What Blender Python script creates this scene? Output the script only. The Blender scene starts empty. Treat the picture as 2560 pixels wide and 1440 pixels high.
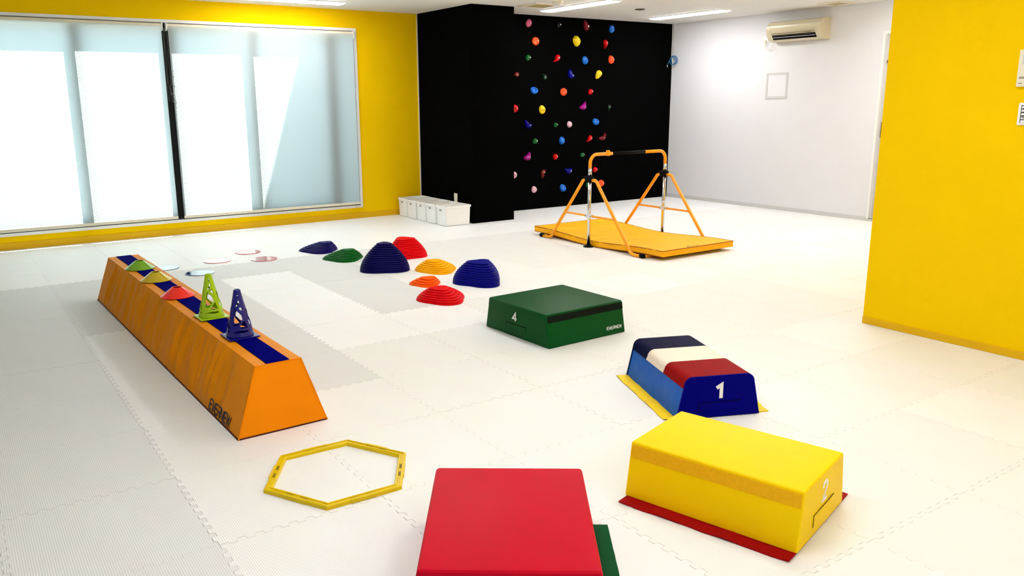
import bpy, bmesh, math, random
from mathutils import Vector, Matrix
random.seed(7)
PI = math.pi
SC = bpy.context.scene
COL = SC.collection

# ------------------------------------------------------------------ camera
CAM_H = 1.42
F_PX, YAW, PITCH, ROLL = 2022.4, 0.5869, 0.2208, -0.0076
PPX, PPY = 1215.0, 709.5
def cam_axes():
    f = Vector((math.sin(YAW)*math.cos(PITCH), math.cos(YAW)*math.cos(PITCH), -math.sin(PITCH)))
    r0 = Vector((math.cos(YAW), -math.sin(YAW), 0)); u0 = r0.cross(f)
    r = r0*math.cos(ROLL) + u0*math.sin(ROLL); u = -r0*math.sin(ROLL) + u0*math.cos(ROLL)
    return r, u, f
CR, CU, CF = cam_axes()
cd = bpy.data.cameras.new('camera'); co = bpy.data.objects.new('camera', cd); COL.objects.link(co)
cd.sensor_fit = 'HORIZONTAL'; cd.sensor_width = 36.0; cd.lens = F_PX*36.0/2560
cd.shift_x = (1280-PPX)/2560; cd.shift_y = (PPY-720)/2560
cd.clip_start = 0.02; cd.clip_end = 200
co.matrix_world = Matrix(((CR.x, CU.x, -CF.x, 0), (CR.y, CU.y, -CF.y, 0), (CR.z, CU.z, -CF.z, CAM_H), (0, 0, 0, 1)))
SC.camera = co

# ------------------------------------------------------------------ world, sun, exposure
SC.view_settings.view_transform = 'Standard'
try: SC.view_settings.look = 'None'
except Exception: pass
SC.view_settings.gamma = 1.0
SC.view_settings.use_curve_mapping = False
SC.view_settings.exposure = 0.33
LAMP = 30.0
w = bpy.data.worlds.new('sky'); SC.world = w; w.use_nodes = True
bg = w.node_tree.nodes['Background']; bg.inputs[0].default_value = (0.48, 0.79, 1.0, 1); bg.inputs[1].default_value = 1.25
sd = bpy.data.lights.new('sun', 'SUN'); so = bpy.data.objects.new('sun', sd); COL.objects.link(so)
sd.energy = 16.0; sd.angle = math.radians(0.5); sd.color = (1.0, 0.97, 0.92)
SUN_DIR = Vector((-0.307, -0.417, -1.0)).normalized()
so.rotation_euler = SUN_DIR.to_track_quat('-Z', 'Y').to_euler(); so.location = (6, 16, 9)

# ------------------------------------------------------------------ materials
def lin(c):
    return tuple(((v/255)/12.92 if v/255 <= 0.04045 else ((v/255+0.055)/1.055)**2.4) for v in c)
MATS = {}
def mat(name, rgb, rough=0.5, spec=0.5, metal=0.0, noise=None, bump=None, emit=None, trans=0.0, coat=0.0):
    """rgb in 0..255 sRGB; noise=(scale, amount) tints colour; bump=(scale, strength, distance)"""
    m = bpy.data.materials.new(name); m.use_nodes = True
    nt = m.node_tree; b = nt.nodes['Principled BSDF']; c = lin(rgb)
    b.inputs['Base Color'].default_value = (*c, 1); b.inputs['Roughness'].default_value = rough
    b.inputs['Specular IOR Level'].default_value = spec; b.inputs['Metallic'].default_value = metal
    if coat: b.inputs['Coat Weight'].default_value = coat
    if trans: b.inputs['Transmission Weight'].default_value = trans
    tc = None
    if noise or bump:
        tc = nt.nodes.new('ShaderNodeTexCoord')
    if noise:
        n = nt.nodes.new('ShaderNodeTexNoise'); n.inputs['Scale'].default_value = noise[0]; n.inputs['Detail'].default_value = 4
        nt.links.new(tc.outputs['Object'], n.inputs['Vector'])
        r = nt.nodes.new('ShaderNodeValToRGB'); a = noise[1]
        r.color_ramp.elements[0].position = 0.3; r.color_ramp.elements[1].position = 0.7
        r.color_ramp.elements[0].color = (*[v*(1-a) for v in c], 1); r.color_ramp.elements[1].color = (*[min(1, v*(1+a)) for v in c], 1)
        nt.links.new(n.outputs['Fac'], r.inputs['Fac']); nt.links.new(r.outputs['Color'], b.inputs['Base Color'])
    if bump:
        n = nt.nodes.new('ShaderNodeTexNoise'); n.inputs['Scale'].default_value = bump[0]; n.inputs['Detail'].default_value = 3
        nt.links.new(tc.outputs['Object'], n.inputs['Vector'])
        bm_ = nt.nodes.new('ShaderNodeBump'); bm_.inputs['Strength'].default_value = bump[1]; bm_.inputs['Distance'].default_value = bump[2]
        nt.links.new(n.outputs['Fac'], bm_.inputs['Height']); nt.links.new(bm_.outputs['Normal'], b.inputs['Normal'])
    if emit:
        b.inputs['Emission Color'].default_value = (*emit[0], 1); b.inputs['Emission Strength'].default_value = emit[1]
    MATS[name] = m
    return m

mat('wall_white', (229, 229, 233), 0.85, 0.2, noise=(3, .01), bump=(220, .15, .0006))
mat('ceiling_white', (240, 238, 232), 0.9, 0.15, noise=(2, .015), bump=(150, .1, .0006))
mat('wall_yellow', (246, 201, 0), 0.85, 0.06, noise=(2.5, .02), bump=(260, .15, .0006))
mat('trim_yellow', (226, 176, 0), 0.6, 0.3, noise=(4, .02))
mat('wall_black', (4, 4, 4), 0.95, 0.02, noise=(5, .1))
mat('base_grey', (206, 206, 206), 0.5, 0.4, noise=(6, .02))
mat('frame_white', (240, 240, 240), 0.35, 0.5, noise=(8, .01))
mat('sash_metal', (16, 18, 18), 0.5, 0.15, noise=(10, .03))
mat('track_dark', (22, 22, 28), 0.4, 0.5, noise=(10, .05))
mat('cream', (234, 226, 204), 0.5, 0.4, noise=(8, .01))
mat('chain_grey', (92, 90, 86), 0.35, 0.5, noise=(60, .05))
mat('concrete', (190, 194, 196), 0.9, 0.2, noise=(3, .06), bump=(40, .2, .003))
mat('lamp_white', (245, 245, 245), 0.3, 0.4, noise=(10, .01))
mat('lamp_glow', (255, 255, 255), 0.5, 0.2, noise=(10, .001), emit=((1.0, 0.995, 0.985), LAMP))
mat('orange_vinyl', (232, 142, 2), 0.5, 0.10, noise=(5, .05), bump=(400, .12, .0004))
mat('orange_end', (248, 142, 0), 0.5, 0.08, noise=(5, .03), bump=(400, .1, .0004))
mat('orange_mat', (255, 181, 0), 0.55, 0.2, noise=(6, .04), bump=(14, .35, .006))
mat('orange_seam', (150, 62, 18), 0.6, 0.2, noise=(20, .05))
mat('orange_paint', (252, 164, 4), 0.28, 0.4, noise=(20, .03))
mat('navy_strip', (0, 0, 106), 0.85, 0.01, noise=(60, .12), bump=(600, .2, .0006))
mat('black_rubber', (5, 5, 6), 0.7, 0.10, noise=(30, .1))
mat('ink_navy', (24, 20, 48), 0.5, 0.3, noise=(30, .03))
mat('ink_white', (244, 244, 244), 0.5, 0.3, noise=(30, .01))
mat('brown_edge', (74, 30, 18), 0.6, 0.2, noise=(20, .05))
mat('chrome', (215, 216, 218), 0.12, 0.5, metal=1.0, noise=(20, .02))
mat('zinc', (226, 228, 230), 0.3, 0.5, metal=0.4, noise=(40, .03))
mat('vinyl_red', (194, 0, 34), 0.45, 0.08, noise=(4, .05), bump=(500, .08, .0003))
mat('vinyl_red_side', (180, 0, 10), 0.5, 0.06, noise=(4, .05), bump=(500, .08, .0003))
mat('vinyl_green', (0, 72, 26), 0.42, 0.10, noise=(4, .05), bump=(500, .08, .0003))
mat('vinyl_green_dark', (0, 12, 4), 0.7, 0.15, noise=(60, .15))
mat('vinyl_green_flap', (0, 76, 36), 0.6, 0.08, noise=(6, .05))
mat('vinyl_yellow', (252, 212, 0), 0.45, 0.08, noise=(4, .03), bump=(500, .08, .0003))
mat('vinyl_yellow_band', (240, 182, 8), 0.6, 0.2, noise=(60, .05))
mat('vinyl_yellow_flap', (255, 212, 10), 0.5, 0.3, noise=(6, .04), bump=(12, .3, .004))
mat('vinyl_red_flap', (156, 2, 10), 0.55, 0.06, noise=(6, .05), bump=(12, .3, .004))
mat('vinyl_blue', (0, 90, 188), 0.42, 0.12, noise=(5, .06), bump=(7, .8, .014))
mat('vinyl_navy', (0, 0, 118), 0.5, 0.03, noise=(5, .05), bump=(500, .1, .0003))
mat('vinyl_midnight', (0, 0, 46), 0.5, 0.03, noise=(5, .05))
mat('vinyl_white', (240, 224, 204), 0.45, 0.35, noise=(5, .015), bump=(10, .2, .004))
mat('vinyl_crimson', (142, 0, 2), 0.5, 0.03, noise=(5, .05))
mat('stitch', (10, 8, 20), 0.8, 0.1, noise=(20, .05))
mat('bin_plastic', (252, 252, 250), 0.4, 0.45, noise=(6, .01))
mat('bin_slot', (150, 148, 140), 0.7, 0.2, noise=(6, .03))
mat('ac_plastic', (216, 205, 174), 0.22, 0.55, noise=(6, .01))
mat('plate_cream', (236, 230, 206), 0.4, 0.4, noise=(10, .01))
mat('grille_tan', (188, 176, 130), 0.6, 0.3, noise=(10, .03))
mat('cable_blue', (26, 112, 170), 0.4, 0.4, noise=(20, .04))
mat('cable_white', (225, 225, 220), 0.4, 0.4, noise=(20, .02))
mat('brass_dark', (84, 70, 52), 0.4, 0.4, metal=0.5, noise=(20, .05))
mat('door_white', (238, 238, 236), 0.4, 0.4, noise=(4, .01))
mat('hex_yellow', (226, 194, 0), 0.3, 0.3, noise=(10, .03))
mat('hex_dark', (120, 96, 8), 0.5, 0.3, noise=(10, .03))
mat('bolt', (235, 235, 230), 0.2, 0.5, metal=0.6, noise=(40, .02))

def stone_mat(name, rgb): return mat(name, rgb, 0.45, 0.08, noise=(8, .04))
stone_mat('stone_indigo', (16, 4, 92)); stone_mat('stone_green', (0, 92, 24)); stone_mat('stone_navy', (6, 2, 78))
stone_mat('stone_red', (222, 0, 14)); stone_mat('stone_yellow', (255, 176, 0)); stone_mat('stone_blue', (2, 4, 124)); stone_mat('stone_orange', (255, 92, 0))
for n, c in dict(hold_pink=(205, 92, 128), hold_black=(2, 2, 2), hold_maroon=(112, 10, 22), hold_blue=(24, 112, 214), hold_orange=(250, 84, 34),
                 hold_yellow=(255, 214, 30), hold_red=(206, 2, 10), hold_green=(10, 92, 34), hold_deepgreen=(6, 46, 22), hold_navy=(2, 2, 130),
                 hold_magenta=(165, 16, 135), hold_palepink=(250, 196, 212), hold_brick=(118, 26, 12)).items():
    mat(n, c, 0.32, 0.3, noise=(30, .06), bump=(120, .2, .002))
def glossy_disc(name, rgb): return mat(name, rgb, 0.04, 1.0, noise=(12, .03), coat=1.0)
glossy_disc('disc_red', (216, 26, 34)); glossy_disc('disc_blue', (18, 58, 118))
def cone_mat(name, rgb): 
    m = mat(name, rgb, 0.25, 0.5, noise=(12, .03)); b = m.node_tree.nodes['Principled BSDF']
    b.inputs['Subsurface Weight'].default_value = 0.0
    return m
cone_mat('cone_green', (120, 176, 20)); cone_mat('cone_olive', (200, 176, 14)); cone_mat('cone_red', (250, 34, 16)); cone_mat('cone_lime', (166, 204, 10)); cone_mat('cone_blue', (0, 0, 118))

def ribbed(name, rgb, rough):
    m = mat(name, rgb, rough, 0.35); nt = m.node_tree; b = nt.nodes['Principled BSDF']; c = lin(rgb)
    tc = nt.nodes.new('ShaderNodeTexCoord'); wv = nt.nodes.new('ShaderNodeTexWave')
    wv.wave_type = 'BANDS'; wv.bands_direction = 'X'; wv.inputs['Scale'].default_value = 42.0; wv.inputs['Distortion'].default_value = 0.0
    nt.links.new(tc.outputs['Object'], wv.inputs['Vector'])
    rp = nt.nodes.new('ShaderNodeValToRGB'); rp.color_ramp.elements[0].color = (*[v*.84 for v in c], 1); rp.color_ramp.elements[1].color = (*[min(1, v*1.03) for v in c], 1)
    rp.color_ramp.elements[0].position = 0.05; rp.color_ramp.elements[1].position = 0.4
    nt.links.new(wv.outputs['Fac'], rp.inputs['Fac'])
    nz = nt.nodes.new('ShaderNodeTexNoise'); nz.inputs['Scale'].default_value = 5.0; nt.links.new(tc.outputs['Object'], nz.inputs['Vector'])
    mx = nt.nodes.new('ShaderNodeMix'); mx.data_type = 'RGBA'; mx.blend_type = 'MULTIPLY'; mx.inputs[0].default_value = 0.06
    nt.links.new(rp.outputs['Color'], mx.inputs[6]); nt.links.new(nz.outputs['Color'], mx.inputs[7]); nt.links.new(mx.outputs[2], b.inputs['Base Color'])
    bp_ = nt.nodes.new('ShaderNodeBump'); bp_.inputs['Strength'].default_value = 0.25; bp_.inputs['Distance'].default_value = 0.0008
    nt.links.new(wv.outputs['Fac'], bp_.inputs['Height']); nt.links.new(bp_.outputs['Normal'], b.inputs['Normal'])
    return m
ribbed('mat_low_sheen', (229, 230, 229), 0.55); ribbed('mat_pale', (243, 243, 241), 0.5); ribbed('mat_soft', (247, 247, 245), 0.5); ribbed('mat_sheen', (254, 254, 254), 0.45)  # whitest and greyest shades carry sheen differences as colour
mat('underlay', (120, 118, 114), 0.9, 0.1, noise=(10, .05))

def blind_fabric():
    m = bpy.data.materials.new('blind_fabric'); m.use_nodes = True; nt = m.node_tree
    for n in list(nt.nodes): nt.nodes.remove(n)
    o = nt.nodes.new('ShaderNodeOutputMaterial'); d = nt.nodes.new('ShaderNodeBsdfDiffuse'); t = nt.nodes.new('ShaderNodeBsdfTranslucent'); mx = nt.nodes.new('ShaderNodeMixShader')
    tc = nt.nodes.new('ShaderNodeTexCoord'); n = nt.nodes.new('ShaderNodeTexNoise'); n.inputs['Scale'].default_value = 300; nt.links.new(tc.outputs['Object'], n.inputs['Vector'])
    r = nt.nodes.new('ShaderNodeValToRGB'); r.color_ramp.elements[0].color = (.80, .84, .84, 1); r.color_ramp.elements[1].color = (.88, .92, .92, 1)
    nt.links.new(n.outputs['Fac'], r.inputs['Fac']); nt.links.new(r.outputs['Color'], t.inputs['Color']); nt.links.new(r.outputs['Color'], d.inputs['Color'])
    mx.inputs[0].default_value = 0.75
    nt.links.new(d.outputs[0], mx.inputs[1]); nt.links.new(t.outputs[0], mx.inputs[2]); nt.links.new(mx.outputs[0], o.inputs[0])
    MATS['blind_fabric'] = m
blind_fabric()
def wired_glass():
    m = bpy.data.materials.new('wired_glass'); m.use_nodes = True; nt = m.node_tree
    for n in list(nt.nodes): nt.nodes.remove(n)
    o = nt.nodes.new('ShaderNodeOutputMaterial'); tr = nt.nodes.new('ShaderNodeBsdfTransparent'); tr.inputs[0].default_value = (.90, .96, .95, 1)
    gl = nt.nodes.new('ShaderNodeBsdfGlossy'); gl.inputs['Roughness'].default_value = 0.05
    a = nt.nodes.new('ShaderNodeMixShader'); a.inputs[0].default_value = 0.06
    nt.links.new(tr.outputs[0], a.inputs[1]); nt.links.new(gl.outputs[0], a.inputs[2])
    wire = nt.nodes.new('ShaderNodeBsdfDiffuse'); wire.inputs[0].default_value = (.12, .14, .14, 1)
    tc = nt.nodes.new('ShaderNodeTexCoord'); outs = []
    for s in (-1, 1):
        mp = nt.nodes.new('ShaderNodeMapping'); mp.inputs['Rotation'].default_value = (0, s*PI/4, 0); nt.links.new(tc.outputs['Object'], mp.inputs['Vector'])
        wv = nt.nodes.new('ShaderNodeTexWave'); wv.bands_direction = 'X'; wv.inputs['Scale'].default_value = 15.0; nt.links.new(mp.outputs[0], wv.inputs['Vector'])
        g = nt.nodes.new('ShaderNodeMath'); g.operation = 'GREATER_THAN'; g.inputs[1].default_value = 0.972; nt.links.new(wv.outputs['Fac'], g.inputs[0]); outs.append(g)
    mxx = nt.nodes.new('ShaderNodeMath'); mxx.operation = 'MAXIMUM'; nt.links.new(outs[0].outputs[0], mxx.inputs[0]); nt.links.new(outs[1].outputs[0], mxx.inputs[1])
    b = nt.nodes.new('ShaderNodeMixShader'); nt.links.new(mxx.outputs[0], b.inputs[0]); nt.links.new(a.outputs[0], b.inputs[1]); nt.links.new(wire.outputs[0], b.inputs[2])
    nt.links.new(b.outputs[0], o.inputs[0]); MATS['wired_glass'] = m
wired_glass()

# ------------------------------------------------------------------ mesh helpers
class MB:
    def __init__(s): s.v = []; s.f = []; s.smooth = False
    def add(s, vs, fs):
        o = len(s.v); s.v += [tuple(p) for p in vs]; s.f += [tuple(i+o for i in f) for f in fs]; return s
    def box(s, x0, x1, y0, y1, z0, z1):
        return s.add([(x0,y0,z0),(x1,y0,z0),(x1,y1,z0),(x0,y1,z0),(x0,y0,z1),(x1,y0,z1),(x1,y1,z1),(x0,y1,z1)],
                     [(0,3,2,1),(4,5,6,7),(0,1,5,4),(1,2,6,5),(2,3,7,6),(3,0,4,7)])
    def frustum(s, xb, yb, xt, yt, z0, z1, cx=0, cy=0):
        b = [(-xb,-yb),(xb,-yb),(xb,yb),(-xb,yb)]; t = [(-xt,-yt),(xt,-yt),(xt,yt),(-xt,yt)]
        return s.add([(cx+x,cy+y,z0) for x,y in b]+[(cx+x,cy+y,z1) for x,y in t], [(0,3,2,1),(4,5,6,7),(0,1,5,4),(1,2,6,5),(2,3,7,6),(3,0,4,7)])
    def lathe(s, prof, n=32, c=(0,0,0), closed=False, axis='z'):
        vs = []
        for r, z in prof:
            for i in range(n):
                a = 2*PI*i/n; p = (r*math.cos(a), r*math.sin(a), z)
                if axis == 'x': p = (p[2], p[0], p[1])
                if axis == 'y': p = (p[1], p[2], p[0])
                vs.append((c[0]+p[0], c[1]+p[1], c[2]+p[2]))
        fs = []; m = len(prof)
        for k in range(m if closed else m-1):
            k2 = (k+1) % m
            for i in range(n):
                j = (i+1) % n; fs.append((k*n+i, k*n+j, k2*n+j, k2*n+i))
        if not closed:
            if prof[0][0] > 1e-6: fs.append(tuple(reversed(range(n))))
            if prof[-1][0] > 1e-6: fs.append(tuple((m-1)*n+i for i in range(n)))
        return s.add(vs, fs)
    def tube(s, pts, r, n=10, closed=False):
        P = [Vector(p) for p in pts]; m = len(P); vs = []; fs = []
        prev = None
        for k in range(m):
            if closed: d = (P[(k+1) % m]-P[k-1])
            else: d = (P[min(k+1, m-1)]-P[max(k-1, 0)])
            d.normalize()
            if prev is None:
                a = Vector((0,0,1)) if abs(d.z) < .9 else Vector((1,0,0)); u = d.cross(a).normalized()
            else:
                u = (prev - d*prev.dot(d)); u.normalize()
            prev = u; v = d.cross(u)
            rr = r[k] if isinstance(r, (list, tuple)) else r
            for i in range(n):
                a = 2*PI*i/n; vs.append(P[k]+u*(rr*math.cos(a))+v*(rr*math.sin(a)))
        for k in range(m if closed else m-1):
            k2 = (k+1) % m
            for i in range(n):
                j = (i+1) % n; fs.append((k*n+i, k*n+j, k2*n+j, k2*n+i))
        if not closed: fs.append(tuple(reversed(range(n)))); fs.append(tuple((m-1)*n+i for i in range(n)))
        return s.add(vs, fs)
    def prism(s, poly, z0, z1):
        n = len(poly)
        return s.add([(x,y,z0) for x,y in poly]+[(x,y,z1) for x,y in poly],
                     [tuple(reversed(range(n))), tuple(range(n, 2*n))]+[(i,(i+1)%n,n+(i+1)%n,n+i) for i in range(n)])
    def xf(s, M):
        s.v = [tuple(M @ Vector(p)) for p in s.v]; return s
    def build(s, name, m, parent=None, bevel=0, seg=2, smooth=False, fixn=True):
        me = bpy.data.meshes.new(name); me.from_pydata(s.v, [], s.f)
        if bevel or fixn:
            b = bmesh.new(); b.from_mesh(me)
            if bevel:
                bmesh.ops.bevel(b, geom=[e for e in b.edges if len(e.link_faces) == 2 and e.calc_face_angle(0) > 0.35], offset=bevel, segments=seg, profile=0.6, affect='EDGES')
            if fixn: bmesh.ops.recalc_face_normals(b, faces=b.faces)
            b.to_mesh(me); b.free()
        if smooth or s.smooth:
            for p in me.polygons: p.use_smooth = True
        me.materials.append(MATS[m]); me.update()
        o = bpy.data.objects.new(name, me); COL.objects.link(o)
        if parent: o.parent = parent
        return o
def smooth_by_angle(o, deg=40):
    me = o.data
    for p in me.polygons: p.use_smooth = True
    b = bmesh.new(); b.from_mesh(me)
    for e in b.edges:
        e.smooth = not (len(e.link_faces) == 2 and e.calc_face_angle(0) > math.radians(deg))
    b.to_mesh(me); b.free(); return o
def tag(o, label, cat, group=None, kind=None):
    o['label'] = label; o['category'] = cat
    if group: o['group'] = group
    if kind: o['kind'] = kind
    return o
def struct(o, label, cat): return tag(o, label, cat, kind='structure')
def thing(name, label, cat, loc=(0,0,0), rz=0, group=None):
    o = bpy.data.objects.new(name, None); COL.objects.link(o); o.location = loc; o.rotation_euler = (0,0,rz); o.empty_display_size = .1
    return tag(o, label, cat, group)
def dup(root, loc, rz=None, label=None):
    r = root.copy(); COL.objects.link(r); r.location = loc
    if rz is not None: r.rotation_euler = (0,0,rz)
    if label: r['label'] = label
    for ch in list(root.children):
        c = ch.copy(); COL.objects.link(c); c.parent = r
        for g in ch.children:
            d = g.copy(); COL.objects.link(d); d.parent = c
    return r
def arc(c, r, a0, a1, n, ex, ey):
    return [Vector(c)+Vector(ex)*(r*math.cos(a0+(a1-a0)*i/n))+Vector(ey)*(r*math.sin(a0+(a1-a0)*i/n)) for i in range(n+1)]
def stroke(mb, pts, t, frame, th=.001):
    """thick polyline laid on a surface; frame=(origin, ux, uy, normal)"""
    O, ux, uy, nn = [Vector(q) for q in frame]; n = len(pts); L = []; R = []
    P = [Vector(p).to_2d() for p in pts]
    for i in range(n):
        d0 = (P[i]-P[i-1]).normalized() if i else (P[1]-P[0]).normalized()
        d1 = (P[i+1]-P[i]).normalized() if i < n-1 else d0
        m = Vector((-(d0+d1).y, (d0+d1).x))
        if m.length < 1e-4: m = Vector((-d0.y, d0.x))
        m.normalize(); k = 1/max(.5, m.dot(Vector((-d0.y, d0.x))))
        L.append(P[i]+m*(t/2*k)); R.append(P[i]-m*(t/2*k))
    vs = []
    for q in L+R: vs.append(O+ux*q.x+uy*q.y+nn*th)
    for q in L+R: vs.append(O+ux*q.x+uy*q.y-nn*.0005)
    fs = []
    for i in range(n-1):
        fs += [(i, i+1, n+i+1, n+i), (2*n+i, 3*n+i, 3*n+i+1, 2*n+i+1), (i, 2*n+i, 2*n+i+1, i+1), (n+i, n+i+1, 3*n+i+1, 3*n+i)]
    fs += [(0, n, 3*n, 2*n), (n-1, 3*n-1, 4*n-1, 2*n-1)]
    mb.add(vs, fs)
GLYPH = {'E': (.85, [[(1,1),(.2,1),(0,.8),(0,.2),(.2,0),(1,0)], [(0,.5),(.9,.5)]]),
 'V': (.85, [[(0,1),(.45,0),(.55,0),(1,1)]]),
 'R': (.9, [[(0,0),(.12,.5),(.95,.5)], [(0.1,1),(.85,1),(1,.85),(.95,.5)], [(.6,.5),(.95,0)]]),
 'N': (.85, [[(0,0),(0,1),(.9,0),(.9,1)]]),
 'W': (1.2, [[(0,1),(.22,0),(.5,.95),(.72,0),(1,1)]])}
def wordmark(parent, m, frame, length, height, t=.16):
    word = 'EVERNEW'; tot = sum(GLYPH[c][0] for c in word)+.18*6; k = length/tot; x = 0
    for c in word:
        wd, ss = GLYPH[c]; mb = MB()
        for s in ss: stroke(mb, [(x*k+p[0]*wd*k, p[1]*height) for p in s], t*height, frame)
        mb.build('letter', m, parent); x += wd+.18
    mb = MB(); stroke(mb, [(x*k-.05*k, 0), (x*k+.04*k, 0)], .1*height, frame); mb.build('letter', m, parent)
DIGIT = {'1': [[(.15,.78),(.62,1),(.62,0)]], '2': [[(.08,.74),(.12,.9),(.3,1),(.7,1),(.9,.86),(.9,.66),(.1,.06),(.95,.06)]], '4': [[(.72,0),(.72,1),(.05,.28),(1,.28)]]}
def digit(parent, d, m, frame, wd, ht, t):
    mb = MB()
    for s in DIGIT[d]: stroke(mb, [((p[0]-.5)*wd, (p[1]-.5)*ht) for p in s], t, frame, .0015)
    return mb.build('number', m, parent)

# ------------------------------------------------------------------ room dimensions
YL, XC, YC, YK, XW, XY, YE, ZC, XC2 = 9.3654, 5.2119, 8.1005, 8.7424, 9.1319, 4.8563, 2.8765, 2.5106, 5.8114
TX0, TY0, TP = 0.602, 1.3117, 0.5967
X0, Y0 = -3.6, -2.6                      # walls behind the camera
WX0, WX1, WZ0, WZ1 = -0.075, 4.364, 0.135, 2.301   # window opening

# floor ------------------------------------------------------------
fl = MB().box(X0, XW, Y0, YL, -.12, -.02).build('floor', 'underlay'); struct(fl, 'floor of interlocking pale foam mats', 'floor')
def tile_outline():
    """square mat with square interlocking teeth; opposite sides mesh with each other"""
    N, amp, g, e = 10, .0095, .0005, .006; n = 2*N; side = []
    for i in range(n):
        h = 0 if i in (0, n-1) else (amp if i % 2 == 0 else -amp)
        if i: side.append((i/n+(e if h >= 0 else -e)*0+e*.5, h))
        if i < n-1: side.append(((i+1)/n-e*.5, h))
    bot = [(a*TP, h+g) for a, h in side]; right = [(TP+h-g, a*TP) for a, h in side]
    top = [(a*TP, TP+h-g) for a, h in reversed(side)]; left = [(h+g, a*TP) for a, h in reversed(side)]
    return [(g, g)]+bot+[(TP-g, g)]+right+[(TP-g, TP-g)]+top+[(g, TP-g)]+left
def clip(poly, axis, lim):
    out = []
    for i in range(len(poly)):
        a, b = poly[i-1], poly[i]; ia, ib = a[axis] <= lim, b[axis] <= lim
        if ia != ib:
            t = (lim-a[axis])/(b[axis]-a[axis]); out.append((a[0]+t*(b[0]-a[0]), a[1]+t*(b[1]-a[1])))
        if ib: out.append(b)
    return out
def tile_mb(poly):
    n = len(poly); cx = sum(p[0] for p in poly)/n; cy = sum(p[1] for p in poly)/n; b = .0008; mb = MB()
    inn = []
    for i in range(n):
        p, q, r = Vector(poly[i-1]), Vector(poly[i]), Vector(poly[(i+1) % n])
        d0, d1 = (q-p), (r-q)
        m = Vector((-(d0.normalized()+d1.normalized()).y, (d0.normalized()+d1.normalized()).x))
        if m.length < 1e-6: m = Vector((-d0.y, d0.x))
        inn.append(q+m.normalized()*b)
    vs = [(*p, -.02) for p in poly]+[(*p, -b) for p in poly]+[(p.x, p.y, 0) for p in inn]
    fs = [(i, (i+1)%n, n+(i+1)%n, n+i) for i in range(n)]+[(n+i, n+(i+1)%n, 2*n+(i+1)%n, 2*n+i) for i in range(n)]+[tuple(range(2*n, 3*n))]
    return mb.add(vs, fs)
TILE = tile_outline()
def mesh_of(mb, mname):
    me = bpy.data.meshes.new('floor_mat'); me.from_pydata(mb.v, [], mb.f); me.materials.append(MATS[mname]); me.update(); return me
base_mesh = {k: mesh_of(tile_mb(TILE), k) for k in ('mat_low_sheen', 'mat_pale', 'mat_soft', 'mat_sheen')}
SHEEN_T = {(2,5),(2,6),(2,7),(2,8),(3,5),(6,5)}  # mats coloured whiter in place of the sheen on their ribs
LOW_SHEEN_T = {(i, j) for i in (0,1) for j in (7,8,9)} | {(2,9),(3,9),(3,6),(3,7),(3,8),(1,5),(1,6),(1,4),(4,9)}  # mats coloured greyer where the ribs catch less sheen
def in_view(x, y, z=0):
    d = Vector((x, y, z-CAM_H)); wz = d.dot(CF)
    if wz < .1: return False
    u = PPX+F_PX*d.dot(CR)/wz; v = PPY-F_PX*d.dot(CU)/wz
    return -15 < u < 2575 and -15 < v < 1455
field = MB(); rot_i = 0
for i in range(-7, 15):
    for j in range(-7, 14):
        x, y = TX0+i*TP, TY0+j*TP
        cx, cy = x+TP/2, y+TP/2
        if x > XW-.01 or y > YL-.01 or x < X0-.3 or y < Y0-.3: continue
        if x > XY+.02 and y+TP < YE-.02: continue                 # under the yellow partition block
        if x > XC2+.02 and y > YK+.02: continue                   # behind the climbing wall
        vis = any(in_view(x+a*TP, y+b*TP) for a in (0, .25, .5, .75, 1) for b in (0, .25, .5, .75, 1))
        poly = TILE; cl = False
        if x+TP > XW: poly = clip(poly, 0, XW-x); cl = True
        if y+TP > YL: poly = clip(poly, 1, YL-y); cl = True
        mn = 'mat_sheen' if ((i, j) in SHEEN_T or j >= 10) else ('mat_low_sheen' if ((i, j) in LOW_SHEEN_T or i < 0) else ('mat_pale' if random.random() < .8 else 'mat_soft'))  # rows by the window get its reflection as a whiter colour
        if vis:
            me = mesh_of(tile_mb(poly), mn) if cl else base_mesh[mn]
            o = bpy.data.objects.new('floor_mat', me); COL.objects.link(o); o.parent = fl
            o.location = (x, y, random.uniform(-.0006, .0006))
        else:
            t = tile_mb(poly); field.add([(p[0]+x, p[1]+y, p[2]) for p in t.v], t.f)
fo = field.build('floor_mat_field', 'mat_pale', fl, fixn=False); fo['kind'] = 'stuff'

# walls ------------------------------------------------------------
T = .16
wl = MB().box(X0-T, WX0, YL, YL+.06, -.12, ZC+.02).box(WX1, XC+.02, YL, YL+.06, -.12, ZC+.02).box(WX0, WX1, YL, YL+.06, -.12, WZ0).box(WX0, WX1, YL, YL+.06, WZ1, ZC+.02).build('wall_left', 'wall_yellow')
struct(wl, 'yellow wall with the wide blind-covered window', 'wall')
wc = MB().box(XC, XC2, YC, YL+T, -.12, ZC+.02).build('wall_column', 'wall_black'); struct(wc, 'black pillar beside the climbing wall', 'wall')
wk = MB().box(XC2-.01, XW+T, YK, YK+T, -.12, ZC+.02).build('wall_back', 'wall_black'); struct(wk, 'black climbing wall dotted with coloured holds', 'wall')
DY1, DY0, DZ = 5.49, 4.63, 2.176          # door opening in the white wall
wr = MB().box(XW, XW+T, DY1, YK, -.12, ZC+.02).box(XW, XW+T, YE, DY0, -.12, ZC+.02).box(XW, XW+T, DY0, DY1, DZ, ZC+.02).box(XW, XW+T, DY0, DY1, -.12, .03).build('wall_right', 'wall_white')
struct(wr, 'white wall carrying the air conditioner', 'wall')
wy = MB().box(XY, XW+T, Y0, YE, -.12, ZC+.02).build('wall_front', 'wall_yellow'); struct(wy, 'yellow partition wall with white wall controls', 'wall')
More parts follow.
